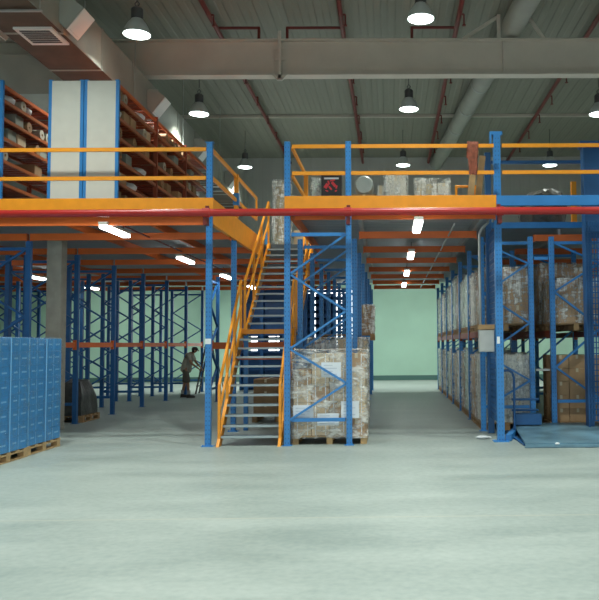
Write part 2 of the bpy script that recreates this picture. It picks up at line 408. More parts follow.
for x,m,nm in ((-12.6,'redorange','far left'),(-10.6,'redorange','over the left racks'),(-8.8,'redorange','behind the left racks'),(-5.75,'redorange','by the concrete column'),(-4.25,'redorange','left of the stairs'),(-.52,'steel','left side of middle aisle'),(1.60,'steel','right side of middle aisle'),(3.4,'steel','over the right racks'),(6.5,'steel','by the right wall')):
    single('joist',MB().bb(x-.03,x+.03,Y0+.16 if x<3 else 15.3,YE-.05,3.812,3.945),M[m],'slim joist running back under the mezzanine deck, '+nm,'joist','mezzanine joists')
single('stair_trimmer',MB().bb(-3.06,-2.99,Y0+.02,18.2,3.72,4.16),M['orange'],'yellow-orange edge plate along the left of the stair opening','beam')
single('stair_trimmer',MB().bb(-1.67,-1.62,Y0+.1,18.2,3.78,3.945),M['redorange'],'orange beam along the right of the stair opening','beam')
single('stair_trimmer',MB().bb(-2.98,-1.68,18.2,18.25,3.96,4.05),M['tread'],'thin steel beam at the head of the stairs','beam')
single('toe_board',MB().bb(-16,-2.95,Y0-.032,Y0-.002,3.94,4.14,bev=.004),M['orange'],'long orange toe board on the mezzanine edge left of the stairs','toe board')
single('toe_board',MB().bb(-1.76,1.80,Y0-.032,Y0-.002,3.94,4.16,bev=.004),M['orange'],'orange toe board on the mezzanine edge over the aisle','toe board')
single('toe_board',MB().bb(1.80,7.5,Y0-.032,Y0+.03,3.98,4.15,bev=.004),M['blue'],'blue cross beam at mezzanine height in front of the goods lift','beam')
single('lift_edge_beam',MB().bb(1.9,7.5,15.12,15.19,3.94,4.06),M['blue'],'blue beam on the mezzanine edge behind the goods lift','beam')

def railing(lab,segs,posts=()):
    t=thing('guard_rail',lab,'railing')
    for p,q in segs: part('rail',MB().bar(p,q,.04,.062),M['orange'],t)
    for x,y,z0,z1,m in posts: part('rail_post',MB().bb(x-.04,x+.04,y-.04,y+.04,z0,z1),M[m],t)
    return t
RY=Y0+.05
railing('orange two-bar guard rail along the mezzanine left of the stairs',[((-16,RY,4.98),(-3.09,RY,4.98)),((-16,RY,4.49),(-3.09,RY,4.49))])
railing('orange two-bar guard rail along the mezzanine over the aisle',[((-1.64,RY,5.02),(1.78,RY,5.02)),((-1.64,RY,4.56),(1.78,RY,4.56))])
railing('orange two-bar guard rail above the goods lift',[((1.92,RY,5.02),(8,RY,5.02)),((1.92,RY,4.56),(8,RY,4.56))])
t=railing('orange guard rail running back along the left of the stair opening',[((-3.02,Y0+.08,5.0),(-3.02,15.1,5.0)),((-3.02,Y0+.08,4.52),(-3.02,15.1,4.52)),((-3.02,15.1,5.0),(-3.02,17.4,5.0)),((-3.02,15.1,4.52),(-3.02,17.4,4.52)),((-3.02,17.4,5.02),(-3.02,17.4,4.5))],
  [(-3.02,15.1,4.17,5.04,'orange')])
part('blue_sleeve',MB().bb(-3.075,-2.965,15.05,15.15,4.42,4.66),M['blue'],t,label='blue painted band')
railing('orange guard rail along the right of the stair opening',[((-1.64,Y0+.1,5.0),(-1.64,15.0,5.0)),((-1.64,Y0+.1,4.52),(-1.64,15.0,4.52))],[(-1.64,15.04,4.055,5.04,'orange')])

# long red pipe across the front
p=thing('fire_main_pipe','thick glossy red pipe running across the whole mezzanine front','pipe',(0,12.55,3.84))
part('pipe_run',MB().cyl((-16,0,0),(11,0,0),.062,n=20),M['redpipe'],p,True)
for x in (-7.6,-3.0,-.68,1.82,4.8): part('coupling',MB().cyl((x-.06,0,0),(x+.06,0,0),.075,n=20),M['redpipe'],p,True)
for x in (-3.02,-.68,1.82): part('pipe_hanger',MB().bb(x-.03,x+.03,-.01,.16,-.2,-.06).bb(x-.03,x+.03,.14,.16,-.2,.14),M['redpipedark'],p)

# ------------------------------------------------------------------ rack frames
def upright_mesh(h,w=.094,dp=.09):
    # open C section upright with lips
    m=MB()
    x0,x1=-w/2,w/2
    pts=[(x0,-dp/2,0),(x1,-dp/2,0),(x1,dp/2,0),(x1-.03,dp/2,0),(x1-.03,dp/2-.012,0),(x1-.012,dp/2-.012,0),(x1-.012,-dp/2+.012,0),(x0+.012,-dp/2+.012,0),(x0+.012,dp/2-.012,0),(x0+.03,dp/2-.012,0),(x0+.03,dp/2,0),(x0,dp/2,0)]
    m.poly(pts,(0,0,h)); return m
ZN=[.42,1.02,1.60,2.23,2.85,3.52]
def rack_frame(lab,x0,x1,y,h,grp,mp='bluepost',mb_='blue',tall=None,flip=False,zn=ZN):
    t=thing('rack_upright_frame',lab,'rack frame',((x0+x1)/2,y,0),grp)
    W=(x1-x0)/2
    up=upright_mesh(h-.008).mesh('post',M[mp])
    for sx in (-1,1):
        o=part('post',up,None,t,loc=(sx*W,0,.008))
        part('foot_plate',MB().bb(-.08,.08,-.075,.075,-.008,0),M[mb_],o)
    pts=[]
    for i,z in enumerate(zn):
        s=(1 if i%2 else -1)*(-1 if flip else 1)
        pts.append((s*(W-.04),0,z))
    for a,b2 in zip(pts,pts[1:]):
        part('diagonal_brace',MB().bar(a,b2,.035,.062,up=(0,1,0)),M[mb_],t)
    for z in (zn[0],zn[-1]):
        part('horizontal_brace',MB().bb(-W+.065,W-.065,-.018,.018,z-.03,z+.03),M[mb_],t)
    return t
# central run beside the stairs
cf=rack_frame('tall blue rack frame in front of the shrink-wrapped pallet beside the stairs',-1.72,-.69,Y0+.055,5.1,'centre rack frames')
for sx in (-1,1):
    pass
first=rack_frame('blue rack frame of the centre row, %s behind the front frame'%ORD[0],-1.70,-.67,LINES[0],3.67,'centre rack frames')
for k,y in enumerate(LINES[1:]):
    dup(first,(first.location.x,y,0),'blue rack frame of the centre row, %s behind the front frame'%ORD[k+1],'centre rack frames')
# left rows
for r,(x0,x1,rn) in enumerate(((-7.93,-6.83,'row by open floor'),(-9.4,-8.33,'second row in'),(-12.4,-11.35,'third row in'),(-13.8,-12.75,'row nearest left wall'))):
    f=None
    for k,y in enumerate(LINES):
        lab='empty blue rack frame on the left, %s, %s'%(rn,NB[k])
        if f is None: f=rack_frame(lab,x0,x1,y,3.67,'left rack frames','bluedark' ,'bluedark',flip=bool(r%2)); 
        else: dup(f,(f.location.x,y,0),lab,'left rack frames')
def rbeam(p,q,lab,m='redorange',grp=None,h=.11,w=.05):
    t=thing('rack_beam',lab,'rack beam',((p[0]+q[0])/2,(p[1]+q[1])/2,(p[2]+q[2])/2),grp)
    d=(Vector(q)-Vector(p))/2; n=d.normalized()
    part('beam_bar',MB().bar(-d,d,w,h),M[m],t)
    for s in (-1,1): part('end_connector',MB().bar(n*(d.length*s-.02*s-.02),n*(d.length*s-.02*s+.02),w+.02,h+.10),M[m],t)
for k in range(1,6):
    rbeam((-6.83,LINES[k]+.05,1.70),(-6.83,LINES[k+1]-.05,1.70),'orange-brown rack beam at head height in left row, %s bay from front'%ORD[k-1],grp='left row beams')
rbeam((-6.83,LINES[0]+.05,1.70),(-6.83,LINES[1]-.05,1.70),'orange-brown rack beam beside the concrete column',grp='left row beams')
# cross rack behind the stairs
for i,x in enumerate((-5.15,-2.95)):
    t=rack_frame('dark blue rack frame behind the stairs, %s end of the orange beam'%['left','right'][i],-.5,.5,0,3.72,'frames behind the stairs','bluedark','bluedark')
    t.location=(x,22.55,0); t.rotation_euler=(0,0,PI/2)
rbeam((-5.09,22.05,1.66),(-3.01,22.05,1.66),'thick orange rack beam seen between front post and stair rail',h=.19)

# front mezzanine posts
def mpost(x,y,h,lab,tape=False,m='bluepost'):
    t=thing('mezzanine_post',lab,'post',(x,y,0))
    part('post',upright_mesh(h-.01),M[m],t,loc=(0,0,.01))
    part('foot_plate',MB().bb(-.1,.1,-.09,.09,0,.01).cyl((.075,-.07,.01),(.075,-.07,.03),.014,n=8).cyl((-.075,-.07,.01),(-.075,-.07,.03),.014,n=8),M['blue'],t)
    part('post_cap',MB().bb(-.068,.068,-.048,.048,h,h+.012),M['blue'],t)
    if tape: part('reflective_tape',MB().bb(-.048,.048,-.048,-.045,tape-.05,tape+.04),M['paper'],t,label='white reflective tape')
    return t
mpost(-3.03,Y0+.06,5.09,'tall blue post at the left foot of the stairs, full height to the rail',1.74)
mpost(-3.06,15.1,3.94,'shorter blue post under the mezzanine just behind the left front post')
# concrete column
single('concrete_column',MB().bb(-6.92,-6.62,15.55,15.82,0,3.945,bev=.012),M['concrete'],'square grey concrete column rising behind the blue cartons','column')

# ------------------------------------------------------------------ stairs
st=thing('steel_staircase','open steel staircase in two flights with orange strings and handrails','stairs',(0,0,0))
SX0,SX1=-2.85,-1.84
n1,r1=12,1.95/12; g1=.155; ys0=12.93
yl=ys0+g1*n1           # landing front
L=.55
n2=13; r2=(4.05-1.95)/n2; g2=(18.2-yl-L)/n2
for sx in (SX0,SX1):
    part('stringer',MB().poly([(sx-.025,ys0-.16,0),(sx-.025,ys0+.06,0),(sx-.025,yl+.1,1.78),(sx-.025,yl+.1,1.99),(sx-.025,yl-.08,1.99)],(.05,0,0)),M['orange'],st)
    part('stringer',MB().poly([(sx-.025,yl+L-.25,1.86),(sx-.025,yl+L-.02,1.86),(sx-.025,18.2,3.82),(sx-.025,18.2,4.08),(sx-.025,18.08,4.08)],(.05,0,0)),M['orange'],st)
tw=(SX1-SX0)/2-.03; cx=(SX0+SX1)/2
tm=MB().bb(-tw,tw,-.02,.19,-.028,0).mesh('tread',M['tread'])
nm=MB().bb(-tw,tw,-.027,-.0205,-.034,.002).mesh('nosing',M['nosing'])
for k in range(1,n1):
    o=part('tread',tm,None,st,loc=(cx,ys0+g1*(k-1),r1*k)); part('nosing',nm,None,o)
for k in range(1,n2):
    o=part('tread',tm,None,st,loc=(cx,yl+L+g2*(k-1),1.95+r2*k)); part('nosing',nm,None,o)
o=part('landing',MB().bb(SX0-.02,SX1+.02,yl-.02,yl+L,1.89,1.95),M['tread'],st)
part('edge_bar',MB().bb(SX0-.02,SX1+.02,yl-.05,yl-.022,1.88,1.97),M['orange'],o)
part('cross_tie',MB().bb(SX0+.03,SX1-.03,yl-.55,yl-.52,1.40,1.45),M['redorange'],st)
for sx in (SX0,SX1):
    part('support_leg',MB().bb(sx-.04,sx+.04,yl+L-.1,yl+L-.02,0,1.889),M['blue'],st)
def handrail(sx,pa,pb,hh,ends):
    # pa,pb : lower and upper anchor on the string (y,z)
    h=part('handrail',MB().bar((sx,pa[0],pa[1]+hh),(sx,pb[0],pb[1]+hh),.04,.045),M['orange'],st)
    part('handrail',MB().bar((sx,pa[0],pa[1]+hh*.52),(sx,pb[0],pb[1]+hh*.52),.035,.04),M['orange'],st)
    for k in range(ends):
        t=k/(ends-1); y=pa[0]+(pb[0]-pa[0])*t; z=pa[1]+(pb[1]-pa[1])*t
        part('baluster',MB().bb(sx-.022,sx+.022,y-.022,y+.022,z-.05,z+hh+.015),M['orange'],st)
for sx in (SX0,SX1):
    handrail(sx,(ys0-.02,.06),(yl-.06,1.95),.95,4)
    handrail(sx,(yl+L-.2,1.95),(18.05,4.05),.98,4)
# stop loop joining
# ------------------------------------------------------------------ pallets and cartons
def pallet_parts(t,lx,ly,m,h=.14):
    bd=MB
    n=5
    for k in range(n):
        y=-ly/2+.06+k*(ly-.12)/(n-1)
        part('deck_board',MB().bb(-lx/2,lx/2,y-.055,y+.055,h-.022,h),M[m],t)
    for x in (-lx/2+.05,0,lx/2-.05):
        part('stringer_board',MB().bb(x-.05,x+.05,-ly/2,ly/2,h-.044,h-.022),M[m],t)
        part('bottom_board',MB().bb(x-.05,x+.05,-ly/2,ly/2,0,.02),M[m],t)
        for y in (-ly/2+.07,0,ly/2-.07):
            part('block',MB().bb(x-.05,x+.05,y-.06,y+.06,.02,h-.044),M[m],t)
def pallet(lab,loc,lx,ly,m='wood',rz=0,grp=None):
    t=thing('wooden_pallet',lab,'pallet',loc,grp,rz); pallet_parts(t,lx,ly,m); return t
def carton_mesh(lx,ly,lz,m,tape='tape'):
    """carton body + tape strip child meshes"""
    b=MB().box((0,0,lz/2),(lx,ly,lz),bev=.006).mesh('carton',M[m])
    t=MB().bb(-.025,.025,-ly/2-.001,ly/2+.001,lz-.001,lz+.001).bb(-.025,.025,-ly/2-.0015,-ly/2-.0005,lz*.72,lz).bb(-lx/2-.0015,-lx/2-.0005,-.025,.025,lz*.72,lz).bb(lx/2+.0005,lx/2+.0015,-.025,.025,lz*.72,lz).mesh('tape_strip',M[tape])
    return b,t
CM={}
def cartonkit(lx,ly,lz,m):
    k=(round(lx,3),round(ly,3),round(lz,3),m)
    if k not in CM: CM[k]=carton_mesh(lx,ly,lz,m)
    return CM[k]
def carton(lab,loc,d,m,rz=0,grp=None,tape=True,cat='carton',name='carton'):
    b,t=cartonkit(*d,m)
    o=tag(mobj(name,b,None,loc,rz),lab,cat,grp)
    if tape: mobj('tape_strip',t,o)
    return o
def film_shell(lab,loc,lx,ly,lz,m,rz=0,seed=0,amp=.035,top=True,grp='stretch film around pallet loads'):
    b=bmesh.new()
    nx=max(4,int(lx/.05)); ny=max(4,int(ly/.05)); nz=max(6,int(lz/.09))
    vs={}
    def V(x,y,z):
        k=(round(x,4),round(y,4),round(z,4))
        if k not in vs:
            p=Vector(k); nn=noise.noise_vector(Vector((p.x*7,p.y*7,p.z*2.2))+Vector((seed*7.3,seed*3.1,0)))
            q=Vector((p.x+(abs(nn.x)*amp if p.x>0 else -abs(nn.x)*amp) if abs(abs(p.x)-lx/2)<1e-3 else p.x, p.y+(abs(nn.y)*amp if p.y>0 else -abs(nn.y)*amp) if abs(abs(p.y)-ly/2)<1e-3 else p.y, p.z+abs(nn.z)*amp if p.z>lz-1e-3 else p.z))
            vs[k]=b.verts.new(q)
        return vs[k]
    def grid(f,n,m_):
        for i in range(n):
            for j in range(m_):
                try: b.faces.new([V(*f(i/n,j/m_)),V(*f((i+1)/n,j/m_)),V(*f((i+1)/n,(j+1)/m_)),V(*f(i/n,(j+1)/m_))])
                except ValueError: pass
    X,Y=lx/2,ly/2
    grid(lambda u,v:(-X+u*lx,-Y,v*lz),nx,nz); grid(lambda u,v:(-X+u*lx,Y,v*lz),nx,nz)
    grid(lambda u,v:(-X,-Y+u*ly,v*lz),ny,nz); grid(lambda u,v:(X,-Y+u*ly,v*lz),ny,nz)
    if top: grid(lambda u,v:(-X+u*lx,-Y+v*ly,lz),nx,ny)
    bmesh.ops.recalc_face_normals(b,faces=b.faces)
    me=bpy.data.meshes.new('stretch_wrap'); b.to_mesh(me); b.free(); me.materials.append(M[m])
    for p_ in me.polygons: p_.use_smooth=True
    return tag(mobj('stretch_wrap',me,None,loc,rz),lab,'stretch film',grp)
def load(where,loc,lx,ly,nx,ny,nz,lz,m,fm=None,pm='wood2',seed=0,rz=0,skip=None,kind='brown'):
    """pallet + individual cartons + film"""
    pallet('wooden pallet under the '+where,loc,lx,ly,pm,rz,'pallets under rack loads')
    z0=loc[2]+.142
    cxx,cyy=(lx-.04)/nx,(ly-.04)/ny
    Rz=Matrix.Rotation(rz,3,'Z')
    for k in range(nz):
        for i in range(nx):
            for j in range(ny):
                if skip and skip(i,j,k): continue
                o=Rz@Vector((-lx/2+.02+cxx*(i+.5),-ly/2+.02+cyy*(j+.5),0))
                pos='%s layer'%ORD[k] if k<nz-1 else 'top layer'
                if nx>1: pos+=' '+(['left','right'] if nx==2 else ['left','middle','right'])[i]
                if ny>1: pos+=' '+['front','back'][j]
                carton('%s carton, %s, in %s'%(kind,pos,where),(loc[0]+o.x,loc[1]+o.y,z0+k*(lz+.002)),(cxx-.008,cyy-.008,lz),m,rz,'cartons in '+where,True)
    H=nz*(lz+.002)
    if fm and not where.startswith('raised'): film_shell('clear film around the '+where,(loc[0],loc[1],loc[2]+.145),lx+.01,ly+.01,H+.02,fm,rz,seed)
    return H

# shrink-wrapped pallet beside the stairs
W1='in wrapped stack beside stairs'
fx,fy=-1.03,13.52
pallet('pale wooden pallet under the big shrink-wrapped stack beside the stairs',(fx,fy,0),1.24,1.0,'wood')
rows=5; ch=.272
STRAP=MB().bb(-.008,.008,-.001,.001,-ch/2+.004,ch/2-.004).mesh('white_strap',M['paper'])
for k in range(rows):
    for i in range(4):
        for j in range(2):
            if k==rows-1 and i==0: continue
            if j==1 and k<rows-1 and i in (1,2): continue
            mm=['carton3','carton4','carton3','carton'][(i+k)%4]
            pos='%s layer up'%ORD[k] if k<rows-1 else 'top layer'
            oc=carton('cardboard carton %s, %s, %s from left, %s'%(W1,pos,ORD[i],['front','back'][j]),(fx-.453+.302*i,fy-.24+.48*j,.143+k*(ch+.003)),(.294,.472,ch),mm,0,'cartons in the wrapped stack by the stairs')
            for xs_ in ((-.085,.085) if j==0 else ()): mobj('white_strap',STRAP,oc,(xs_,-.2372,ch/2))
fs=film_shell('crinkled glossy film wrapped around the carton stack beside the stairs',(fx,fy,.10),1.26,1.02,1.47,'filmw',seed=3,amp=.045)
def label_on(parent,x0,x1,z0,z1,y,lab):
    o=part('label_or_glare',MB().bb(x0,x1,y-.006,y,z0,z1),M['paper'],parent,label=lab)
    ln=MB()
    for q in range(4):
        zz=z1-(q+1)*(z1-z0)/5
        ln.bb(x0+.04,x0+.04+(x1-x0-.08)*(.9 if q%2 else .6),y-.0075,y-.006,zz-.006,zz+.006)
    part('print_lines',ln,M['ink'],o)
yl_=-.51-.05
label_on(fs,-.13,.20,1.02,1.27,yl_,'upper white paper label')
label_on(fs,-.60,-.26,.31,.56,yl_,'left lower white paper label')
label_on(fs,-.20,.16,.22,.42,yl_,'middle lower white paper label')
label_on(fs,.20,.5,.34,.62,yl_,'right lower white patch of film glare')  # white patch stands in for glare on the film
# second load behind it in the centre row, and under the stairs
load('second load of centre row',(-1.04,15.75,0),1.18,1.1,2,2,5,.325,'carton3','film',seed=5,kind='pale brown',skip=lambda i,j,k:i==0)
for x,nm in ((-1.70,'left'),(-.67,'right')):
    rbeam((x,LINES[1]+.05,1.70),(x,LINES[2]-.05,1.70),'orange rack beam in the centre row, %s side'%nm,grp='centre row beams')
load('raised bundle load of centre row',(-.98,18.05,1.757),1.24,.9,1,1,1,.72,'darkgoods','film',seed=6,kind='dark',skip=lambda i,j,k:True)
carton('tall dark wrapped carton on the raised pallet of the centre row',(-.60,18.05,1.90),(.44,.8,.66),'carton2')
film_shell('dull clear film around the tall carton on the raised centre pallet',(-.60,18.05,1.905),.455,.815,.67,'film',seed=61)
load('low load under the stairs',(-2.45,17.3,0),1.1,1.0,2,2,3,.26,'carton2',None,kind='dull brown',skip=lambda i,j,k:j==1 and k<2)
# dark wrapped heap on the left
pallet('worn pallet under the dark wrapped heap between the left racks',(-7.36,17.6,0),1.2,1.0,'wood2')
hb_=bmesh.new()
bmesh.ops.create_cube(hb_,size=1,matrix=Matrix.Diagonal((1.1,.92,.75,1)))
bmesh.ops.subdivide_edges(hb_,edges=hb_.edges[:],cuts=9,use_grid_fill=True)
for v in hb_.verts:
    n=noise.noise_vector(v.co*3.2); t=(v.co.z+.375)/.75
    v.co.x*=1-.22*t*t; v.co.y*=1-.2*t*t; v.co+=n*.06*(.2+t); v.co.z=max(v.co.z,-.375)
me=bpy.data.meshes.new('wrapped_heap'); hb_.to_mesh(me); hb_.free(); me.materials.append(M['darkgoods'])
tag(mobj('wrapped_heap',me,None,(-7.36,17.6,.518)),'low dark plastic-wrapped heap on a pallet between the left racks','wrapped goods')

# blue carton stacks, left foreground
def blue_stack(where,x,y,seed):
    pallet('wooden pallet under the '+where,(x,y,0),1.1,1.2,'wood')
    lx,ly,lz=.535,.585,.2055
    bm_=MB().box((0,0,lz/2),(lx,ly,lz),bev=.004).mesh('carton',M['bluebox'])
    mk=MB()
    mk.bb(lx/2,lx/2+.0012,-.17,-.06,lz*.48,lz*.60).bb(lx/2,lx/2+.0012,.07,.22,lz*.48,lz*.60).bb(lx/2,lx/2+.0012,-.005,.005,0.01,lz-.01)
    mk.bb(-.14,.1,-ly/2-.0012,-ly/2,lz*.5,lz*.56)
    mk=mk.mesh('print_mark',M['bluemark'])
    for k in range(8):
        for i in range(2):
            for j in range(2):
                if i==0 and j==1 and k<7: continue
                o=tag(mobj('carton',bm_,None,(x-.275+.55*i,y-.3+.6*j,.142+k*.2075)),'blue carton in %s, %s, %s %s column'%(where,'%s layer up'%ORD[k] if k<7 else 'top layer',['near','far'][j],['left','aisle-side'][i]),'carton','blue cartons in the '+where)
                mobj('print_mark',mk,o)
    f=film_shell('clear film stretched round the '+where,(x,y,.145),1.11,1.21,1.67,'filmb',seed=seed,amp=.012)
    for yy in (-.60,-.002):
        part('tape_strip',MB().bb(.556,.569,yy-.007,yy+.007,.0,1.65),M['bluetape'],f,label='pale vertical seam')
blue_stack('nearer blue stack',-6.09,11.33,2)
blue_stack('farther blue stack',-6.12,12.56,4)

# ------------------------------------------------------------------ right-hand racks
RL=[14.8+2.25*k for k in range(7)]
RA=(1.77,2.72); RB=(3.13,4.10)
for (x0,x1),rn in ((RA,'aisle-side row'),(RB,'row behind lift')):
    f=None
    for k,y in enumerate(RL):
        lab='blue rack frame on the right, %s, %s'%(rn,NB[k])
        if f is None: f=rack_frame(lab,x0,x1,y,3.72,'right rack frames',flip=(x0>3),zn=[.45,.95,1.45,2.05,2.62,3.2,3.6] if x0<3 else [.55,1.2,1.95,2.65,3.2,3.6])
        else: dup(f,(f.location.x,y,0),lab,'right rack frames')
    for k in range(6):
        for x,sn in ((x0,'left'),(x1,'right')):
            rbeam((x,RL[k]+.05,1.84),(x,RL[k+1]-.05,1.84),'brown-orange rack beam, right %s, %s edge, %s bay from front'%(rn,sn,ORD[k]),'shelfred',grp='right rack beams',h=.12)
single('row_spacer',MB().bb(2.79,3.06,14.78,14.82,3.27,3.33),M['blue'],'short blue spacer bar between the two right rack rows, upper','spacer','row spacers')
single('row_spacer',MB().bb(2.79,3.06,14.78,14.82,1.13,1.17),M['steel'],'short pale spacer bar between the two right rack rows, lower','spacer','row spacers')
kinds=[('cartonG','filmg','grey-green'),('carton2','film','brown'),('cartonW','film','whitish'),('carton','film','tan')]
sd=10
for r,((x0,x1),rn) in enumerate(((RA,'right aisle rack'),(RB,'rack behind lift'))):
    xc=(x0+x1)/2
    for k in range(6 if r==0 else 1):
        for h in range(2):
            yc=RL[k]+.07+.53+h*1.06
            for lev,z in ((0,0),(1,1.905)):
                sd+=1
                if r==1 and h==1 and lev==0: continue
                random.seed(sd)
                q=([0,2,0,0,3,0,2,0,0,2,0,0][k*2+h] if lev else [2,3,0,1,2,3,1,0,2,1,3,0][k*2+h])
                if k==0 and h==0: q={(0,0):2,(0,1):3,(1,0):3,(1,1):3}[(r,lev)]
                if r==1 and h==1: q=3
                mm,fm,kn=kinds[q]
                nz=3
                lz=(random.uniform(.40,.46) if lev==0 else random.uniform(.34,.46))
                if k==0 and h==0: lz={(0,0):.43,(0,1):.355,(1,0):.255,(1,1):.28}[(r,lev)]; nz=5 if (r,lev)==(1,0) else 3
                if k==0 and h==0 and r==1 and lev==0: fm=None; mm='carton'; kn='plain brown'
                where='%s %s load of %s'%(ORD[k*2+h],['floor','upper'][lev],rn)
                load(where,(xc,yc,z),.98 if r==0 else 1.0,1.0,3 if nz==5 else 2 if k+h==0 else 1,2 if k<3 else 1,nz,lz,mm,fm,'wood2',seed=sd,kind=kn,skip=(lambda i,j,k:j==1 and k<4 and i==1) if nz==5 else None)
random.seed(5)
# ------------------------------------------------------------------ goods lift
lp=thing('goods_lift','blue goods lift with checker platform, guard posts and mesh sides','lift',(0,0,0))
part('platform',MB().poly([(2.16,12.45,.03),(4.9,12.45,.03),(4.9,14.62,.13),(2.3,14.62,.13)],(0,0,.03)),M['platform'],lp)
part('ramp_edge',MB().poly([(2.12,12.3,.004),(4.9,12.3,.004),(4.9,12.45,.03),(2.16,12.45,.03)],(0,0,.012)),M['platform'],lp)
part('base_frame',MB().bb(2.3,4.9,14.3,14.62,.0,.12).bb(2.15,2.22,12.6,14.6,0,.028),M['bluelift'],lp)
def lpost(x,y,w,h,nm='lift_post'):
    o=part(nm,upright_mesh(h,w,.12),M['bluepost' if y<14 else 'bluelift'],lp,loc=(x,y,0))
    return o
o=lpost(1.87,13.2,.12,5.28)
part('foot_plate',MB().bb(-.13,.13,-.12,.12,0,.012),M['blue'],o)
part('top_bracket',MB().bb(-.12,.1,-.05,.05,5.28,5.34).bb(-.12,-.09,-.05,.05,5.1,5.28),M['blue'],o)
part('reflective_tape',MB().bb(-.05,.0,-.064,-.061,1.66,1.78),M['paper'],o,label='white reflective tape')
lpost(1.87,14.45,.11,5.28)
# left mesh side
def mesh_panel(nm,p0,p1,z0,z1,st,th,parent,m):
    mb=MB(); p0=Vector(p0); p1=Vector(p1); L_=(p1-p0).length; n=int(L_/st)
    for k in range(n+1):
        q=p0.lerp(p1,k/n); mb.bar((q.x,q.y,z0),(q.x,q.y,z1),th,th)
    n=int((z1-z0)/st/2)
    for k in range(n+1):
        z=z0+(z1-z0)*k/n; mb.bar((p0.x,p0.y,z),(p1.x,p1.y,z),th,th)
    return part(nm,mb,M[m],parent)
mesh_panel('mesh_side',(1.87,13.28),(1.87,14.38),.3,3.7,.05,.018,lp,'bluelift')
# right mast: channel columns and mesh guard
for x in (3.66,4.46): part('mast_column',MB().bb(x-.06,x+.06,14.12,14.27,0.0,5.3).bb(x-.06,x-.03,14.05,14.12,0,5.3),M['bluelift'],lp)
part('mast_head',MB().bb(3.56,4.56,14.1,14.3,5.3,5.42),M['bluelift'],lp)
part('mast_plate',MB().bb(3.72,4.40,14.18,14.2,3.6,5.3),M['bluelift'],lp)
mesh_panel('mesh_guard',(3.60,14.02),(4.7,14.02),.25,3.9,.05,.02,lp,'bluelift')
for z in (5.1,): part('head_bar',MB().bb(1.94,7,14.42,14.48,z-.03,z+.03),M['bluelift'],lp)
part('guard_loop',MB().path([(2.0,13.9,.05),(2.0,13.9,1.1),(2.03,13.9,1.17),(2.12,13.9,1.18),(2.19,13.9,1.14),(2.22,13.9,1.05),(2.22,13.9,.1)],.022),M['bluelift'],lp,True)
part('guard_bar',MB().path([(2.25,14.4,.62),(2.75,14.4,.62)],.022).path([(2.25,14.4,.42),(2.75,14.4,.42)],.022),M['bluelift'],lp,True)
part('drive_housing',MB().bb(2.3,2.78,14.25,14.55,.16,.36,bev=.01),M['bluelift'],lp)
part('frame_brace',MB().bar((2.0,13.2,.06),(2.3,14.3,.06),.1,.1),M['blue'],lp)
# control box with conduit
cb=thing('control_box','grey metal control box on the left of the lift post with conduit above','control box',(1.70,13.35,0))
part('enclosure',MB().bb(-.17,.095,-.09,.09,1.52,1.90,bev=.008),M['steel'],cb)
part('enclosure_door',MB().bb(-.155,.08,-.098,-.091,1.54,1.88,bev=.003),M['steel'],cb)
part('mounting_bracket',MB().bb(.02,.10,-.02,.02,1.6,1.65),M['darkgrey'],cb)
part('conduit',MB().path([(-.12,.12,1.9),(-.12,.12,3.58),(-.08,.12,3.68),(.04,.12,3.8),(.06,.12,3.93)],.025),M['steel'],cb,True)
part('cover_board',MB().bb(-.18,.10,-.1,.2,1.905,1.99),M['wood2'],cb,label='brown board on top')
# safety gate posts on upper level
t=thing('safety_gate','yellow safety gate post on the mezzanine behind the lift','gate',(3.72,15.35,ZD))
part('gate_post',MB().bb(-.05,.05,-.04,.04,0,.86),M['orange'],t); part('foot_plate',MB().bb(-.09,.09,-.08,.08,0,.01),M['orange'],t)

# litter near the lift post
single('plastic_scrap',MB().ball((0,0,.03),(.12,.05,.03),8).ball((.1,.06,.02),(.07,.06,.02),8),M['paper'],'crumpled white plastic scrap on the floor by the lift post','scrap',loc=(1.60,13.55,0))
single('paper_scrap',MB().ball((0,0,.02),(.04,.03,.02),8),M['paper'],'tiny white scrap on the front edge of the lift platform','scrap',loc=(2.66,12.40,.035))

# ------------------------------------------------------------------ slotted shelving at the far end behind the stairs
for u in range(5):
    x0=-5.6+u*.82
    t=thing('closed_shelving','dark blue slotted steel shelving at the far back, %s from left behind the stairs'%ORD[u],'shelving',(x0+.4,28.95,0),'dark blue shelving behind the stairs')
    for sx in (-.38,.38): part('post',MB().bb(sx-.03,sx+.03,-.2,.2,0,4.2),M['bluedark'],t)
    pn=MB(); sh=MB()
    lo,hi=(1.45,2.0) if u<3 else (1.4,3.6)
    pn.bb(-.35,.35,.16,.18,0,lo)
    if hi<3.6: pn.bb(-.35,.35,.16,.18,hi,4.2)
    z=lo
    while z<hi-.05:
        pn.bb(-.35,.35,.15,.18,z+.15,z+.26); z+=.26
    pn.bb(-.35,-.2,.15,.18,lo,hi).bb(.2,.35,.15,.18,lo,hi)
    if u>=3: pn.bb(-.07,.07,.15,.18,lo,hi)
    part('slotted_back',pn,M['bluedark'],t)
    for z in (.1,.75,1.4,2.05,2.7,3.35): part('shelf',MB().bb(-.35,.35,-.19,.15,z-.02,z),M['bluedark'],t)

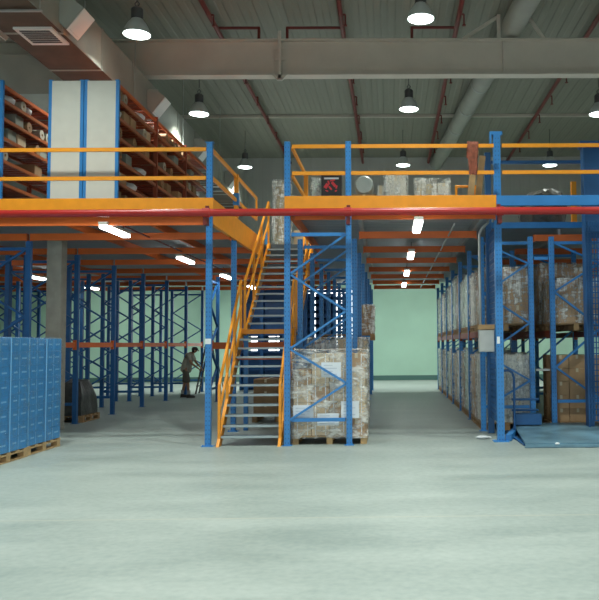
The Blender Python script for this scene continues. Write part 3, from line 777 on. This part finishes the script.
# ------------------------------------------------------------------ shelving on the mezzanine
LV=[4.17,4.52,4.92,5.32,5.66,5.98,6.24]
def shelving(lab,x0,x1,y0,nb,front=True):
    t=thing('mezzanine_shelving',lab,'shelving',(0,0,0))
    if front:
        part('end_panel',MB().bb(x0+.05,x1-.05,y0-.012,y0,ZD+.02,6.27),M['white'],t)
    bl=2.2
    for k in range(nb+1):
        y=y0+.02+k*bl
        for x in (x0+.03,x1-.03):
            part('post',MB().bb(x-.035,x+.035,y-.03,y+.03,ZD,6.29),M['blue'] if k==0 else M['shelfred'],t)
    for k in range(nb):
        ya=y0+.06+k*bl; yb=y0-.02+(k+1)*bl
        for i,z in enumerate(LV):
            s=MB()
            for q in range(12):
                yy=ya+(q+.5)*(yb-ya)/12; s.bb(x0+.06,x1-.06,yy-.06,yy+.06,z-.02,z)
            part('shelf',s,M['shelfred'],t)
            for x in (x0+.03,x1-.03): part('shelf_beam',MB().bb(x-.02,x+.02,ya,yb,z-.055,z+.002),M['redorange'] if i==len(LV)-1 else M['shelfbeam'],t)
    return t
YS=13.2
shelving('white-ended shelving block on the mezzanine, aisle side nearer the stairs',-5.27,-4.68,YS,3)
shelving('white-ended shelving block on the mezzanine, left half of the pair',-5.88,-5.29,YS,3)
shelving('shelving run at the left edge of the picture on the mezzanine',-7.27,-6.68,YS,3)
# goods on the shelves
roll=MB().lathe([(.03,-.24),(.095,-.24),(.1,-.235),(.1,.235),(.095,.24),(.03,.24),(.03,-.24)],n=18,axis='X').mesh('cloth_roll',M['cream'],True)
roll2=MB().lathe([(.03,-.24),(.095,-.24),(.1,-.235),(.1,.235),(.095,.24),(.03,.24),(.03,-.24)],n=18,axis='X').mesh('cloth_roll',M['carton2'],True)
roll3=MB().lathe([(.03,-.24),(.11,-.24),(.12,-.235),(.12,.235),(.11,.24),(.03,.24),(.03,-.24)],n=18,axis='X').mesh('cloth_roll',M['navy'],True)
cores={}
def core():
    return MB().lathe([(.031,-.241),(.02,-.241),(.02,.241),(.031,.241)],n=12,axis='X').mesh('cardboard_core',M['carton2'],True)
CO=core()
sb=bmesh.new(); bmesh.ops.create_uvsphere(sb,u_segments=18,v_segments=12,radius=1)
for v in sb.verts:
    n=noise.noise_vector(v.co*2.1); v.co=Vector((v.co.x*.22,v.co.y*.16,v.co.z*.11))+n*.018; v.co.z=max(v.co.z,-.09)
sk=bpy.data.meshes.new('sack'); sb.to_mesh(sk); sb.free(); sk.materials.append(M['paper'])
for p_ in sk.polygons: p_.use_smooth=True
smallc={m:MB().box((0,0,.11),(.42,.3,.22),bev=.006).mesh('carton',M[m]) for m in ('carton','carton3','carton2','cartonD')}
def stock(run,xc,prob,seed,maxy,levels=(0,1,2,3,4,5)):
    random.seed(seed)
    for i in levels:
        z=LV[i]+.004; y=YS+.22; n=0
        while y<YS+maxy:
            q=random.random(); bay=int((y-YS)/2.2); 
            f=(y-YS)%2.2
            if f<.2 or f>2.0: y+=.25; continue
            lab_at='on %s shelf up, %s, %s item back'%(ORD[i],run,ORD[min(n,11)])
            if q<prob:
                c=random.random()
                gap=LV[i+1]-LV[i]
                if c<.5:
                    mm,nm,rr=random.choice([(roll,'cream',.1),(roll2,'tan',.1),(roll2,'tan',.1)]+([(roll3,'navy',.12)] if gap>.35 else []))
                    o=tag(mobj('cloth_roll',mm,None,(xc,y,z+rr)),'%s cloth roll %s'%(nm,lab_at),'roll','goods on the mezzanine shelves')
                    mobj('cardboard_core',CO,o); y+=.26
                elif c<.85 and gap>.30:
                    m=random.choice(('carton','carton3','carton2','carton2','cartonD'))
                    tag(mobj('box',smallc[m],None,(xc,y+.03,z)),'small %s box %s'%({'carton':'brown','carton3':'pale brown','carton2':'dull brown','cartonD':'grey-green'}[m],lab_at),'box','goods on the mezzanine shelves'); y+=.36
                else:
                    tag(mobj('sack',sk,None,(xc+.02,y+.03,z+.092)),'white plastic sack %s'%lab_at,'sack','goods on the mezzanine shelves'); y+=.38
                n+=1
            else: y+=.26
stock('stair-side mezzanine shelving',-4.965,.62,21,6.3)
stock('leftmost mezzanine shelving',-6.965,.45,23,3.2,(0,2,3,4,5))

# ------------------------------------------------------------------ things on the mezzanine over the aisle
carton('dark box with red blotchy print standing behind the aisle toe board',(-1.03,13.75,ZD),(.36,.3,.70),'dark',name='printed_box',cat='box',tape=False)
pb=[o for o in COL.objects if o.name.startswith('printed_box')][0]
pr=MB()
for a,bz,w_2,h_2,ry_ in ((-.09,.44,.06,.09,.6),(-.05,.50,.03,.07,-.3),(-.02,.40,.08,.03,.9),(.04,.47,.05,.10,-.7),(.09,.42,.03,.06,.2),(.02,.54,.09,.025,-.2),(-.08,.35,.05,.02,.4),(.08,.35,.04,.025,-.5)):
    pr.box((a,-.152,bz),(w_2,.003,h_2),ry=ry_)
part('red_print',pr,M['redprint'],pb); part('white_print',MB().bb(-.13,.13,-.1525,-.151,.56,.59).bb(-.10,.10,-.1525,-.151,.63,.645),M['ink'],pb)
carton('brown carton under the milky round drum on the mezzanine',(-.47,14.4,ZD),(.45,.45,.40),'carton2')
single('drum',MB().lathe([(.0001,-.2),(.15,-.2),(.175,-.17),(.18,.17),(.15,.2),(.0001,.2)],n=24,axis='X'),M['milk'],'round milky plastic drum lying on its side on the mezzanine','drum',loc=(-.47,14.4,ZD+.584),smooth=True,rz=PI/2)
carton('small white carton just left of the wrapped boxes on the mezzanine',(-.165,14.6,ZD),(.12,.3,.62),'cartonW')
carton('grey-white carton at the bottom of the wrapped boxes on the mezzanine',(.13,14.5,ZD),(.38,.4,.42),'cartonW')
carton('pale carton on top of the wrapped boxes on the mezzanine',(.13,14.5,ZD+.424),(.36,.38,.36),'cartonW')
film_shell('clear crinkled film over the pale boxes on the mezzanine',(.13,14.5,ZD+.02),.44,.46,.80,'film',seed=41,amp=.04)
carton('small brown carton in front of the wrapped boxes on the mezzanine',(.33,14.0,ZD),(.27,.3,.28),'carton3')
carton('low white carton right of the wrapped boxes on the mezzanine',(.85,13.6,ZD),(.36,.34,.22),'cartonW')
carton('wide dull carton behind the low white carton on the mezzanine',(.80,14.25,ZD),(.62,.4,.36),'carton2')
carton('grey bundle on the wide dull carton on the mezzanine',(.70,14.25,ZD+.364),(.36,.36,.2),'goldwrap',tape=False,name='bundle',cat='bundle')
carton('whitish box beside the grey bundle on the wide carton',(1.01,14.25,ZD+.364),(.22,.34,.22),'cartonW')
film_shell('clear film over the bundle and whitish box on the mezzanine',(.80,14.25,ZD+.04),.66,.46,.62,'film',seed=44,amp=.03)
# glassy wrapped item left
carton('greenish wrapped pack left of the dark printed box on the mezzanine',(-1.32,14.1,ZD),(.18,.3,.62),'cartonG',tape=False,name='pack',cat='pack')
film_shell('clear film over the greenish pack on the mezzanine',(-1.32,14.1,ZD+.02),.2,.33,.63,'film',seed=46,amp=.03)
# tall bundle at stair head
single('tall_bundle',MB().lathe([(.0001,0),(.17,0),(.19,.3),(.16,.9),(.18,1.4),(.14,1.58),(.0001,1.60)],n=16),M['goldwrap'],'tall beige wrapped bundle standing at the head of the stairs','bundle',loc=(-2.62,18.75,ZD+.003),smooth=True)
film_shell('shiny film around the tall beige bundle at the stair head',(-2.62,18.75,ZD+.03),.41,.41,1.60,'film',seed=48,amp=.05)
carton('tan carton on the mezzanine floor at the stair head',(-2.10,18.6,ZD),(.4,.4,.36),'carton3')
carton('small blue box left of the tan carton at the stair head',(-2.93,18.36,ZD),(.10,.12,.3),'bluebox',tape=False)
# red cloth hanging on the rail
cl=bmesh.new(); bmesh.ops.create_grid(cl,x_segments=10,y_segments=18,size=.5)
for v in cl.verts:
    u,w_=v.co.x,v.co.y
    zz=.0; s=w_+.5
    if s<.2: co=(u*.20,.04-.0,-.25*(1-s/.2))
    else: co=(u*(.20-.08*(s-.2)),-.045-.02*math.sin(u*22)*(s),-.55*(s-.2)/.8)
    if .17<s<.23: co=(co[0],0,.02)
    v.co=Vector(co)+noise.noise_vector(Vector((u*6,s*6,3)))*.012
bmesh.ops.solidify(cl,geom=cl.faces[:],thickness=.012)
me=bpy.data.meshes.new('red_cloth'); cl.to_mesh(me); cl.free(); me.materials.append(M['redcloth'])
for p_ in me.polygons: p_.use_smooth=True
tag(mobj('draped_cloth',me,None,(1.42,RY,5.075)),'red-brown cloth draped over the top guard rail near the lift post','cloth')
# yellow trolley frame and leaning planks
t=thing('trolley','low yellow tube trolley frame on the mezzanine beside the planks','trolley',(1.40,14.1,ZD))
part('trolley_frame',MB().path([(-.16,0,.08),(-.16,0,.52),(.2,0,.52),(.2,0,.08)],.025).path([(-.16,0,.3),(.2,0,.3)],.02),M['orange'],t,True)
part('trolley_bed',MB().bb(-.18,.22,-.02,.5,.07,.1),M['orange'],t)
for x in (-.14,.18):
    for y in (.03,.44): part('wheel',MB().cyl((x-.015,y,.035),(x+.015,y,.035),.035,n=14),M['dark'],t,True)
for i,(x,dx) in enumerate(((1.42,.10),(1.60,.09))):
    single('leaning_plank',MB().bar((0,0,.006),(dx,-.3,.98),.11,.03,up=(0,1,0)),M['wood2'] if i else M['wood'],'wooden plank leaning toward the lift post on the mezzanine, %s'%['left one','right one'][i],'plank',loc=(x,13.62+.4*i,ZD+.02))
# dark heap on the upper floor behind lift
hp=bmesh.new(); bmesh.ops.create_uvsphere(hp,u_segments=20,v_segments=12,radius=1)
for v in hp.verts:
    n=noise.noise_vector(v.co*2.3); v.co=Vector((v.co.x*.5,v.co.y*.4,v.co.z*.5+.2*max(0,v.co.z)*max(0,v.co.x)))+n*.09; v.co.z=max(v.co.z,-.3)
me=bpy.data.meshes.new('tarpaulin_heap'); hp.to_mesh(me); hp.free(); me.materials.append(M['darkgoods'])
tag(mobj('tarpaulin_heap',me,None,(3.2,15.9,ZD+.305)),'dark crumpled tarpaulin heap on the mezzanine behind the goods lift','tarpaulin')

# ------------------------------------------------------------------ lights under the mezzanine
def batten():
    t=thing('batten_light','x','lamp')
    part('housing',MB().bb(-.075,.075,-.60,.60,0,.05,bev=.008),M['white'],t)
    part('diffuser',MB().bb(-.07,.07,-.58,.58,-.06,-.001,bev=.02),M['tube'],t)
    part('hanger',MB().cyl((0,-.4,.06),(0,-.4,.23),.008,n=6).cyl((0,.4,.06),(0,.4,.23),.008,n=6),M['darkgrey'],t)
    return t
bt=None
for x,yy,xn in ((.48,(13.1,17.4,21.8,26.2),'over the middle aisle'),(-4.8,(13.45,18.1,22.6,26.8),'left of the stairs'),(-10.3,(13.5,17.9,22.6,26.6),'over the left racks')):
    for k,y in enumerate(yy):
        lab='glowing fluorescent batten %s, %s'%(xn,NB[k] if k<3 else 'farthest back')
        if bt is None: bt=batten(); o=bt; o.location=(x,y,3.70); o['label']=lab; o['group']='battens under the mezzanine'
        else: o=dup(bt,(x,y,3.70),lab,'battens under the mezzanine')
        ld=bpy.data.lights.new('batten_glow','AREA'); ld.shape='RECTANGLE'; ld.size=.16; ld.size_y=1.25; ld.energy=9; ld.color=(.93,1,.95); ld.spread=R(170)
        lo=bpy.data.objects.new('batten_glow',ld); COL.objects.link(lo); lo.parent=o; lo.location=(0,0,-.09)
for i,(x,xn) in enumerate(((1.12,'right side of the middle aisle'),(-4.55,'left of the stairs'))):
    single('cable_conduit',MB().cyl((x,Y0+.3,3.72),(x,YE-.2,3.72),.016,n=8),M['steel' if i==0 else 'redpipedark'],'thin conduit running back under the mezzanine, '+xn,'conduit','conduits under the mezzanine',smooth=True)

# ------------------------------------------------------------------ step ladder beside the man
t=thing('step_ladder','dark A-frame step ladder half hidden behind the front blue post','ladder',(-6.30,27.0,0))
for y in (-.2,.2):
    part('rail',MB().bar((-.42,y*1.2,.0),(0,y*.8,2.15),.05,.03),M['darkgrey'],t)
    part('rail',MB().bar((.46,y*1.2,.0),(.03,y*.8,2.13),.05,.03),M['darkgrey'],t)
for k in range(1,8):
    f=k/8; part('rung',MB().bb(-.42*(1-f)-.04,-.42*(1-f)+.04,-.22,.22,2.15*f-.015,2.15*f+.015),M['darkgrey'],t)
part('top_cap',MB().bb(-.1,.12,-.2,.2,2.15,2.18),M['darkgrey'],t)

# ------------------------------------------------------------------ man bending forward
def skinned(name,verts,edges,mat_,parent,root=0,sub=2):
    me=bpy.data.meshes.new(name); me.from_pydata([v[:3] for v in verts],edges,[]); me.update()
    o=bpy.data.objects.new(name,me); COL.objects.link(o)
    md=o.modifiers.new('skin','SKIN'); md.use_smooth_shade=True
    sv=me.skin_vertices[0].data
    for i,v in enumerate(verts):
        r=v[3] if len(v)>3 else .05
        sv[i].radius=r if isinstance(r,tuple) else (r,r); sv[i].use_root=(i==root)
    s=o.modifiers.new('sub','SUBSURF'); s.levels=sub; s.render_levels=sub
    dg=bpy.context.evaluated_depsgraph_get(); dg.update()
    nm=bpy.data.meshes.new_from_object(o.evaluated_get(dg)); nm.name=name
    COL.objects.unlink(o); bpy.data.objects.remove(o)
    nm.materials.clear(); nm.materials.append(mat_)
    for p_ in nm.polygons: p_.use_smooth=True
    return mobj(name,nm,parent)
man=thing('person','person in olive shirt and dark shorts bending forward beside the left racks','person',(-6.60,25.0,0))
LEG={1:[(-.02,.10,.88),(-.06,.12,.49),(-.14,.12,.10)],-1:[(.02,-.10,.88),(.10,-.12,.49),(.13,-.12,.10)]}
ARM={1:[(.15,.20,1.36),(.26,.27,1.12),(.42,.16,.98)],-1:[(.15,-.20,1.36),(.24,-.28,1.11),(.42,-.16,.95)]}
V=[(0,0,.92,(.13,.15)),(.03,0,1.08,(.11,.14)),(.10,0,1.25,(.12,.16)),(.17,0,1.38,(.09,.12)),(.23,0,1.44,.05),(.27,0,1.475,.05),(.31,0,1.52,(.085,.08)),(.335,0,1.565,.05)]
Ed=[(0,1),(1,2),(2,3),(3,4),(4,5),(5,6),(6,7)]
for s in (1,-1):
    i=len(V)
    h,kn,an=LEG[s]
    V+= [(*h,.085),(*[(h[q]+kn[q])/2 for q in range(3)],.075),(*kn,.055),(kn[0]*.6+an[0]*.4,kn[1],kn[2]*.6+an[2]*.4,.052),(*an,.034),(an[0]+.02,an[1],.045,.035),(an[0]+.16,an[1]+.02*s,.03,.028)]
    Ed+=[(0,i),(i,i+1),(i+1,i+2),(i+2,i+3),(i+3,i+4),(i+4,i+5),(i+5,i+6)]
    i=len(V); a,e,w_=ARM[s]
    V+=[(*a,.06),(*e,.042),(*w_,.026)]
    Ed+=[(3,i),(i,i+1),(i+1,i+2)]
    hd=(Vector(w_)-Vector(e)).normalized(); pc=Vector(w_)+hd*.06
    V.append((*pc,(.018,.032))); Ed.append((i+2,i+3)); base=i+3
    sd_=Vector((0,1,0))
    for fk in range(4):
        off=sd_*(.026*(fk-1.5)/1.0*.7); p1=pc+hd*.04+off; p2=p1+hd*.03+Vector((.004,0,-.012)); p3=p2+hd*.022*(1-.15*abs(fk-1.3))+Vector((0,0,-.016))
        n=len(V); V+=[(*p1,.0095),(*p2,.0085),(*p3,.007)]; Ed+=[(base,n),(n,n+1),(n+1,n+2)]
    p1=Vector(w_)+hd*.035-sd_*s*.032; p2=p1+hd*.035-sd_*s*.012
    n=len(V); V+=[(*p1,.011),(*p2,.009)]; Ed+=[(base,n),(n,n+1)]
body=skinned('body',V,Ed,M['skin'],man)
# nose, ears and eyes belong to the head
part('face_features',MB().ball((.405,0,1.50),(.022,.014,.02),8).ball((.30,.078,1.51),(.022,.012,.03),8).ball((.30,-.078,1.51),(.022,.012,.03),8),M['skin'],man,True)
part('eyes',MB().ball((.385,.032,1.525),(.012,.014,.009),8).ball((.385,-.032,1.525),(.012,.014,.009),8),M['dark'],man,True)
part('hair',MB().ball((.285,0,1.555),(.105,.092,.075),16).ball((.245,0,1.50),(.055,.08,.06),12),M['hair'],man,True)
V2=[(-.01,0,.78,(.175,.20)),(.01,0,.93,(.175,.195)),(.05,0,1.12,(.14,.17)),(.11,0,1.27,(.145,.185)),(.175,0,1.385,(.09,.12)),(.20,0,1.415,(.06,.075))]
E2=[(0,1),(1,2),(2,3),(3,4),(4,5)]
for s in (1,-1):
    a,e,w_=ARM[s]; n=len(V2); mid=[(a[q]*.25+e[q]*.75) for q in range(3)]
    V2+=[(*a,.075),(*mid,.06)]; E2+=[(4,n),(n,n+1)]
skinned('shirt',V2,E2,M['shirt'],man)
V3=[(0,0,.93,(.145,.165)),(0,0,.86,(.145,.16))]; E3=[(0,1)]
for s in (1,-1):
    h,kn,an=LEG[s]; n=len(V3); mid=[(h[q]+kn[q])/2 for q in range(3)]
    V3+=[(h[0],h[1],h[2]-.06,.105),(*mid,.098),(kn[0],kn[1],kn[2]-.03,.09)]; E3+=[(1,n),(n,n+1),(n+1,n+2)]
skinned('shorts',V3,E3,M['shorts'],man)
for s in (1,-1):
    an=LEG[s][2]
    part('sock',MB().cyl((an[0],an[1],.09),(an[0]+.01,an[1],.24),.045,.055,n=14),M['sock'],man,True)
    part('shoe',MB().ball((an[0]+.07,an[1]+.01*s,.045),(.145,.052,.045),14).bb(an[0]-.06,an[0]+.2,an[1]-.045,an[1]+.05,0,.02).cyl((an[0],an[1],.03),(an[0],an[1],.11),.052,n=12),M['shoe'],man,True)

# ------------------------------------------------------------------ added fill light in the unseen opening behind the camera
w_=bpy.data.worlds.new('World'); S.world=w_; w_.use_nodes=True
bg=w_.node_tree.nodes['Background']; bg.inputs[0].default_value=(.75,.9,1,1); bg.inputs[1].default_value=.9
ld=bpy.data.lights.new('front_fill_light','AREA'); ld.shape='RECTANGLE'; ld.size=13.5; ld.size_y=4.6; ld.energy=420; ld.color=(.86,.95,1)
lo=bpy.data.objects.new('front_fill_light',ld); COL.objects.link(lo); lo.location=(-1,YF-.05,2.5); lo.rotation_euler=(R(90),0,0)

# ------------------------------------------------------------------ camera
def cam():
    y,p,r=R(.744),R(3.27),R(.45)
    f=Vector((math.sin(y)*math.cos(p),math.cos(y)*math.cos(p),math.sin(p)))
    r0=Vector((math.cos(y),-math.sin(y),0)); u0=r0.cross(f)
    rr=r0*math.cos(r)-u0*math.sin(r); uu=u0*math.cos(r)+r0*math.sin(r)
    c=bpy.data.cameras.new('camera'); o=bpy.data.objects.new('camera',c); COL.objects.link(o)
    m=Matrix((rr,uu,-f)).transposed().to_4x4(); m.translation=(0,0,1.667); o.matrix_world=m
    c.sensor_fit='HORIZONTAL'; c.sensor_width=36; c.lens=36*770/599; c.shift_x=-100.5/599; c.shift_y=0
    c.clip_end=200; c.clip_start=.05
    S.camera=o
cam()
vs=S.view_settings; vs.view_transform='Standard'; vs.look='None'; vs.gamma=1; vs.use_curve_mapping=False; vs.exposure=0.0

for o in COL.objects:
    if 'label' in o and o.parent is None and not 4<=len(o['label'].replace(',','').split())<=16: print('LABEL LEN',o['label'])
